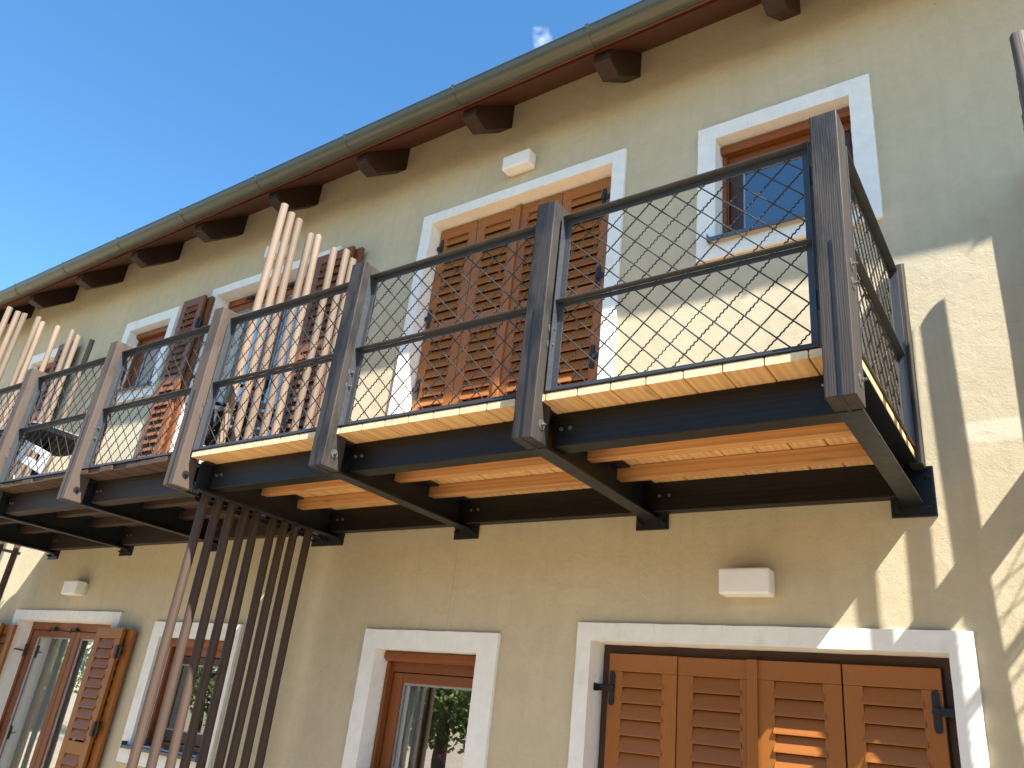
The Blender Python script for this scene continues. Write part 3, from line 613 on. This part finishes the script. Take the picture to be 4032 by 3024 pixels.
def beams(parent, xa, xb, bmat, jmat, label=None):
    m = MB(); m.box(xa + .026, xb - .049, -1.20, -1.10, 1.275, 1.4475); fb = m.build('front_beam', bmat, parent, bevel=.004)
    for bx in (xa + .075, xa + .125):
        b = MB(); b.cyl((bx, -1.20, 1.365), (bx, -1.203, 1.365), .011, 12); b.cyl((bx, -1.203, 1.365), (bx, -1.211, 1.365), .0065, 6); b.build('bolt', 'zinc', fb)
    m = MB(); m.box(xa - .038, xb - .049, -.084, -.018, 1.272, 1.4475); lb = m.build('wall_beam', bmat, parent, bevel=.004)
    for bx in (xa + .075, xa + .135):
        b = MB(); b.cyl((bx, -.084, 1.365), (bx, -.087, 1.365), .011, 12); b.cyl((bx, -.087, 1.365), (bx, -.095, 1.365), .0065, 6); b.build('bolt', 'zinc', lb)
    for (ya, yb) in ((-.750, -.690), (-.412, -.347)):
        m = MB(); m.box(xa - .038, xb - .053, ya, yb, 1.372, 1.4475); m.build('joist', jmat, parent, bevel=.005)

# --- right-hand balcony, new pale boards
A = thing('balcony', 'steel and timber balcony with fresh pale deck boards and wire mesh railing', 'balcony', (0, 0, 0), 0, 'balconies along the upper floor')
P = [-.607, -2.008, -3.395]
for i, x in enumerate(P): post(A, x, 'post_dark'); arm(A, x, side=-1)
arm(A, -4.695, w=.070, pw=.20)
dk = decking(A, -4.722, -.648, 'deck_new', -.727)
m = MB(); m.box(-.645, -.563, -1.270, -.012, 1.4495, 1.4855); eb = m.build('edge_board', 'deck_new', A, bevel=.003)
beams(A, P[1], P[0], 'beam_black', 'joist_new'); beams(A, P[2], P[1], 'beam_black', 'joist_new'); beams(A, -4.695, P[2], 'beam_black', 'joist_new')
for xr in (-.607, -2.008, -3.395):
    railing(A, 1.252, 1.008, xr - .0565 - .022 - 1.252, -1.325, 1.495)
# side railing facing right, with its wall timber
railing(A, 1.10, 1.02, -.593, -1.245, 1.497, PI / 2, label='side railing facing right')
m = MB(); m.prism([(-.115, 1.42), (-.02, 1.42), (-.02, 2.63), (-.115, 2.57)], 'x', -.597, -.533); m.build('wall_timber', 'post_dark', A, bevel=.004)

# --- left-hand balcony, weathered boards
B = thing('balcony', 'weathered dark timber balcony with faded brown posts beside the pole screens', 'balcony', (0, 0, 0), 0, 'balconies along the upper floor')
PB = [-4.805, -6.195, -7.615, -9.03]
for i, x in enumerate(PB): post(B, x, 'post_brown', low='black_iron')
arm(B, -4.862, w=.075, plate=True, pw=.16)
for x in PB[1:]: arm(B, x - .0, w=.075)
decking(B, -9.10, -4.905, 'deck_old', -5.0, jitter=.010, gap=.008)
beams(B, PB[1], -4.862, 'beam_brown', 'joist_old'); beams(B, PB[2], PB[1], 'beam_brown', 'joist_old'); beams(B, PB[3], PB[2], 'beam_brown', 'joist_old')
for xr in (-4.805, -6.195, -7.615):
    railing(B, 1.252, 1.008, xr - .0565 - .024 - 1.252, -1.325, 1.495)

# --- next balcony to the right of the frame (its side railing and screen throw the shadows on the wall)
D = thing('balcony', 'neighbouring steel and timber balcony beyond the right edge with round poles beside it', 'balcony', (0, 0, 0), 0, 'balconies along the upper floor')
for x in (.855, 2.255, 3.655): post(D, x, 'post_dark'); arm(D, x)
decking(D, .815, 3.70, 'deck_new', 1.0)
beams(D, .855, 2.255, 'beam_black', 'joist_new'); beams(D, 2.255, 3.655, 'beam_black', 'joist_new')
for xl in (.855, 2.255): railing(D, 1.252, 1.008, xl + .0565 + .024, -1.325, 1.495)
railing(D, 1.10, 1.02, .838, -.145, 1.497, -PI / 2)

# ---------------------------------------------------------------- screens of round poles
def pole_screen(name_label, X, poles, r, group, tie=None, tie_side=-1, arm_x=None):
    t = thing('pole_screen', name_label, 'pole screen', (X, 0, -1.6), 0, group)
    r_base = r
    for pp in poles:
        (y, zt, zb, mat) = pp[:4]; r = pp[4] if len(pp) > 4 else .030; lean = pp[5] if len(pp) > 5 else 0
        m = MB(); n = 7; rnd = random.Random(int(-y * 1000))
        pts = []; rs = []
        zs = [zb + (zt - .006 - zb) * k / n for k in range(n + 1)] + [zt]
        for k, z in enumerate(zs):
            pts.append((0.003 * math.sin(k * 1.3 + y * 9), y + .003 * math.cos(k * 1.1 + y * 7) + lean * (zt - z), z + 1.6)); rs.append(r * (1 + .02 * math.sin(k * 2.1 + y * 20)))
        rs[-1] = r * .86
        m.tube(pts, rs, 20)
        m.build('pole', mat, t, smooth='auto')
    if tie:
        m = MB(); m.box(tie_side * (r + .008), tie_side * (r + .002), tie[0], tie[1], tie[2] + 1.6, tie[3] + 1.6); m.build('tie_bar', 'steel', t)
    return t
ya = [-1.144, -1.030, -.913, -.801, -.692, -.544, -.443, -.339, -.210]   # at z = .5
yb = [-1.150, -1.070, -.990, -.850, -.770, -.580, -.447, -.362, -.222]   # at z = 3.6
up = [3.67, 3.64, 3.63, 3.57, 3.60, 3.59, 3.66, 3.62, 3.60]
# each pole is built in two lengths: paler above the deck, darker brown below
pl = [(b, z, 1.42, 'pole_light', .030, (a - b) / 3.1) for a, b, z in zip(ya, yb, up)]
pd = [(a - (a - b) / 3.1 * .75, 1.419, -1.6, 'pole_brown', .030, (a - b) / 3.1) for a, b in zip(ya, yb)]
pole_screen('row of nine round poles between the two balconies, brown below and paler above', -4.772, pl + pd, .0355, 'round pole screens', (-1.2, -.16, 1.205, 1.236))
X2 = -9.42
y2 = [-1.19, -1.10, -1.03, -.88, -.82, -.645, -.475, -.395, -.235]
u2_ = [3.77, 3.76, 3.77, 3.80, 3.76, 3.79, 3.83, 3.80, 3.82]
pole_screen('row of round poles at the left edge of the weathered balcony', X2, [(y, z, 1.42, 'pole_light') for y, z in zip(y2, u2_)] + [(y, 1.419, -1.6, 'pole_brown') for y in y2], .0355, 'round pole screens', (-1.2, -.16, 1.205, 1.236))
pr_ = [(-1.12, 2.94, .034, 0), (-.89, 2.93, .034, 0), (-.78, 2.91, .034, 0), (-.62, 2.92, .03, 0), (-.431, 2.96, .0225, 0), (-.320, 3.09, .0245, 0), (-.250, 3.03, .0275, .0157), (-.078, 3.05, .029, 0)]
ps = pole_screen('short greyer round poles standing at the right edge of the photo', .137, [(y, z, -1.6, 'pole_grey', r_, l_) for y, z, r_, l_ in pr_], .034, 'round pole screens')
m = MB(); m.box(.036, .070, -1.2, -.05, 1.575 + 1.6, 1.78 + 1.6); m.build('shadow_board', 'pole_grey', ps, bevel=.004)  # added unseen board, placed to cast the diagonal shadow band on the wall

# ---------------------------------------------------------------- things on the weathered balcony
t = thing('table', 'dark tabletop with a light rim standing behind the weathered railing', 'table', (-8.25, -.80, 1.486))
m = MB(); n = 8; hx, hy, rr = .42, .33, .12; pts = []
for cx, cy, a0 in ((hx - rr, hy - rr, 0), (-hx + rr, hy - rr, PI / 2), (-hx + rr, -hy + rr, PI), (hx - rr, -hy + rr, 1.5 * PI)):
    pts += [(cx + rr * math.cos(a0 + PI / 2 * k / n), cy + rr * math.sin(a0 + PI / 2 * k / n)) for k in range(n + 1)]
m.prism(pts, 'z', .66, .712); m.build('tabletop', 'plastic_black', t, bevel=.003)
m = MB(); m.prism([(p[0] * 1.006, p[1] * 1.006) for p in pts], 'z', .713, .722); m.build('rim', 'spacer', t)
m = MB(); m.box(-.03, .03, -.03, .03, .05, .69); m.build('column', 'plastic_black', t)
m = MB(); m.box(-.3, .3, -.03, .03, 0, .05); m.box(-.03, .03, -.28, .28, .0, .049); m.build('foot', 'plastic_black', t)
def chair(x, y, rz_, label, white=False):
    t = thing('chair', label, 'chair', (x, y, 1.486), rz_, 'chairs on the weathered balcony')
    fm_ = 'plastic_black'
    for s in (-1, 1):
        m = MB(); m.tube([(s * .24, -.22, 0), (s * .24, .20, .62), (s * .24, .26, .84)], .011, 8); m.build('back_leg', fm_, t, smooth='auto')
        m = MB(); m.tube([(s * .24, .26, 0), (s * .24, -.20, .44), (s * .24, -.24, .62)], .011, 8); m.build('front_leg', fm_, t, smooth='auto')
        m = MB(); m.tube([(s * .25, -.26, .64), (s * .255, 0, .655), (s * .25, .24, .66)], .015, 8); m.build('armrest', 'plastic_black', t, smooth='auto')
    m = MB()
    for k in range(7): m.box(-.23, .23, -.21 + k * .06, -.17 + k * .06, .43, .442)
    m.build('seat', 'plastic_white' if white else 'plastic_black', t, bevel=.003)
    m = MB()
    if white:
        m.box(-.23, .23, .225, .240, .50, .60); m.box(-.23, .23, .245, .26, .66, .86)
    else:
        for k in range(5): m.box(-.23, .23, .215 + k * .011, .228 + k * .011, .50 + k * .085, .556 + k * .085)
    m.build('backrest', 'plastic_white' if white else 'plastic_black', t, bevel=.004)
    return t
chair(-5.55, -.62, .5, 'black slatted folding chair behind the round poles and wire mesh')
ch = thing('chair', 'white slotted chair back leaning below the dark tabletop', 'chair', (-7.94, -1.0, 1.486), 0, 'chairs on the weathered balcony')
m = MB(); w_, h_ = .31, .10
m.box(-w_, w_, -.012, .012, h_ - .055, h_); m.box(-w_, w_, -.012, .012, -h_, -h_ + .075); m.box(-w_, -w_ + .12, -.0115, .0115, -h_ + .075, h_ - .055); m.box(w_ - .15, w_, -.0115, .0115, -h_ + .075, h_ - .055)
m.build('backrest', 'plastic_white', ch, (0, 0, .42), (0, .33, 0), bevel=.004)
m = MB(); m.box(-.26, .30, .03, .40, .17, .20); m.build('seat', 'plastic_black', ch, bevel=.006)
for sx in (-.25, .28):
    for sy in (.05, .38):
        m = MB(); m.tube([(sx, sy, 0), (sx, sy, .17)], .012, 8); m.build('leg', 'plastic_black', ch)
m = MB(); m.tube([(-.30, .0, .50), (-.27, .02, .18)], .010, 8); m.build('back_leg', 'plastic_white', ch)
chair(-5.15, -.95, -.6, 'black chair in the corner next to the round poles')

# ---------------------------------------------------------------- flowers in the lower window
fb = thing('flower_bunch', 'bunch of pink flowers inside the lower middle window', 'flowers', (-3.60, .31, -.42))
m = MB(); rnd = random.Random(5)
m2_ = MB(); m2_.prism([(.05 * math.cos(a), .05 * math.sin(a)) for a in [2 * PI * k / 14 for k in range(14)]], 'z', -.0, .10); m2_.build('vase', 'plastic_white', fb)
for k in range(16):
    cx, cy, cz = rnd.uniform(-.17, .17), rnd.uniform(-.05, .05), rnd.uniform(.12, .26)
    for j in range(14):
        th_ = rnd.uniform(0, 2 * PI); ph = rnd.uniform(-.3, 1.4); d = Vector((math.cos(th_) * math.cos(ph), math.sin(th_) * math.cos(ph), math.sin(ph)))
        s_ = d.cross(Vector((0.1, 0, 1))).normalized() * .017; q = Vector((cx, cy, cz)); r_ = .034
        m.add([q + d * .006, q + d * r_ * .7 + s_, q + d * r_ * 1.1, q + d * r_ * .7 - s_], [(0, 1, 2, 3)])
m.build('blossoms', 'petal', fb)

# ---------------------------------------------------------------- trees across the garden (seen mirrored in the panes)
def tree(x, y, h, cr, seed, label, parent_group='trees across the garden'):
    rnd = random.Random(seed)
    t = thing('tree', label, 'tree', (x, y, -1.6), 0, parent_group)
    m = MB(); m.tube([(0, 0, 0), (.05, .05, h * .3), (0, .1, h * .6), (.05, 0, h * .85)], [.20, .16, .10, .03], 10)
    for k in range(7):
        a = rnd.uniform(0, 2 * PI); z = h * rnd.uniform(.3, .7); m.tube([(0, .05, z), (cr * .45 * math.cos(a), cr * .45 * math.sin(a), z + h * .12), (cr * .8 * math.cos(a), cr * .8 * math.sin(a), z + h * .2)], [.07, .045, .015], 6)
    m.build('trunk', 'bark', t, smooth='auto')
    c = MB(); cl = [(rnd.gauss(0, cr * .48), rnd.gauss(0, cr * .48), h * rnd.uniform(.22, 1.0), rnd.uniform(.35, .75)) for _ in range(60)]
    for (cx, cy, cz, r_) in cl:
        for _ in range(170):
            d = Vector((rnd.gauss(0, 1), rnd.gauss(0, 1), rnd.gauss(0, 1))); d = d.normalized() * r_ * rnd.uniform(.5, 1) ** .5
            p = Vector((cx, cy, cz)) + d; u = Vector((rnd.gauss(0, 1), rnd.gauss(0, 1), rnd.gauss(0, 1))).normalized() * .07; v = u.cross(Vector((rnd.gauss(0, 1), rnd.gauss(0, 1), 1))).normalized() * .045
            c.add([p - u, p + v, p + u, p - v], [(0, 1, 2, 3)])
    c.build('crown', 'leaf', t)
for i, (x, y, h, cr, lab) in enumerate([(-10.5, -12.5, 5.2, 2.0, 'low broad leafy tree across the garden opposite the lower middle window'), (-14.5, -13.5, 6.0, 2.2, 'tall leafy tree across the garden beside the low broad one'),
                                       (-20.5, -13.0, 5.5, 2.2, 'leafy tree across the garden opposite the lower glazed door'), (-26.0, -14.0, 6.2, 2.4, 'furthest leafy tree across the garden at the left end'),
                       (-11.8, -15.5, 5.0, 2.3, 'leafy tree in the second row behind the low broad one'), (-17.3, -16.0, 6.4, 2.6, 'tallest leafy tree in the second row across the garden'), (-22.5, -17.0, 5.6, 2.5, 'leafy tree in the second row near the left end'),
                       (-31.5, -11.5, 5.4, 2.6, 'leafy tree standing alone beyond the left end of the first row')]):
    tree(x, y, h, cr, 20 + i, lab)

# unseen hedge, added to block the low sky and darken the lower wall
hd = thing('hedge', 'unseen tall green hedge added opposite the house to block low sky light', 'hedge', (-8.0, -10.5, -1.6))
m = MB(); m.box(-.5, 22, -.35, .35, 0, 4.3); m.build('light_block', 'bark', hd)  # solid box added inside the foliage to block light
rnd = random.Random(11); c = MB()
for _ in range(20000):
    x = rnd.uniform(-.9, 22.3); z = rnd.uniform(0, 4.9) ; y = .45 + rnd.uniform(-.12, .16) + .7 * max(0, math.sin(x * 3.1 + 2 * math.sin(z * 1.3))) ** 2
    if z > 4.35 + .35 * math.sin(x * 2.3) + .2 * math.sin(x * 7.1): y = rnd.uniform(-.4, .4); z = 4.3 + rnd.uniform(0, .35)
    p = Vector((x, y, z)); u = Vector((rnd.gauss(0, 1), rnd.gauss(0, 1), rnd.gauss(0, 1))).normalized() * .085; v = u.cross(Vector((rnd.gauss(0, 1), 1, rnd.gauss(0, 1)))).normalized() * .06
    c.add([p - u, p + v, p + u, p - v], [(0, 1, 2, 3)])
c.build('foliage', 'leaf', hd)
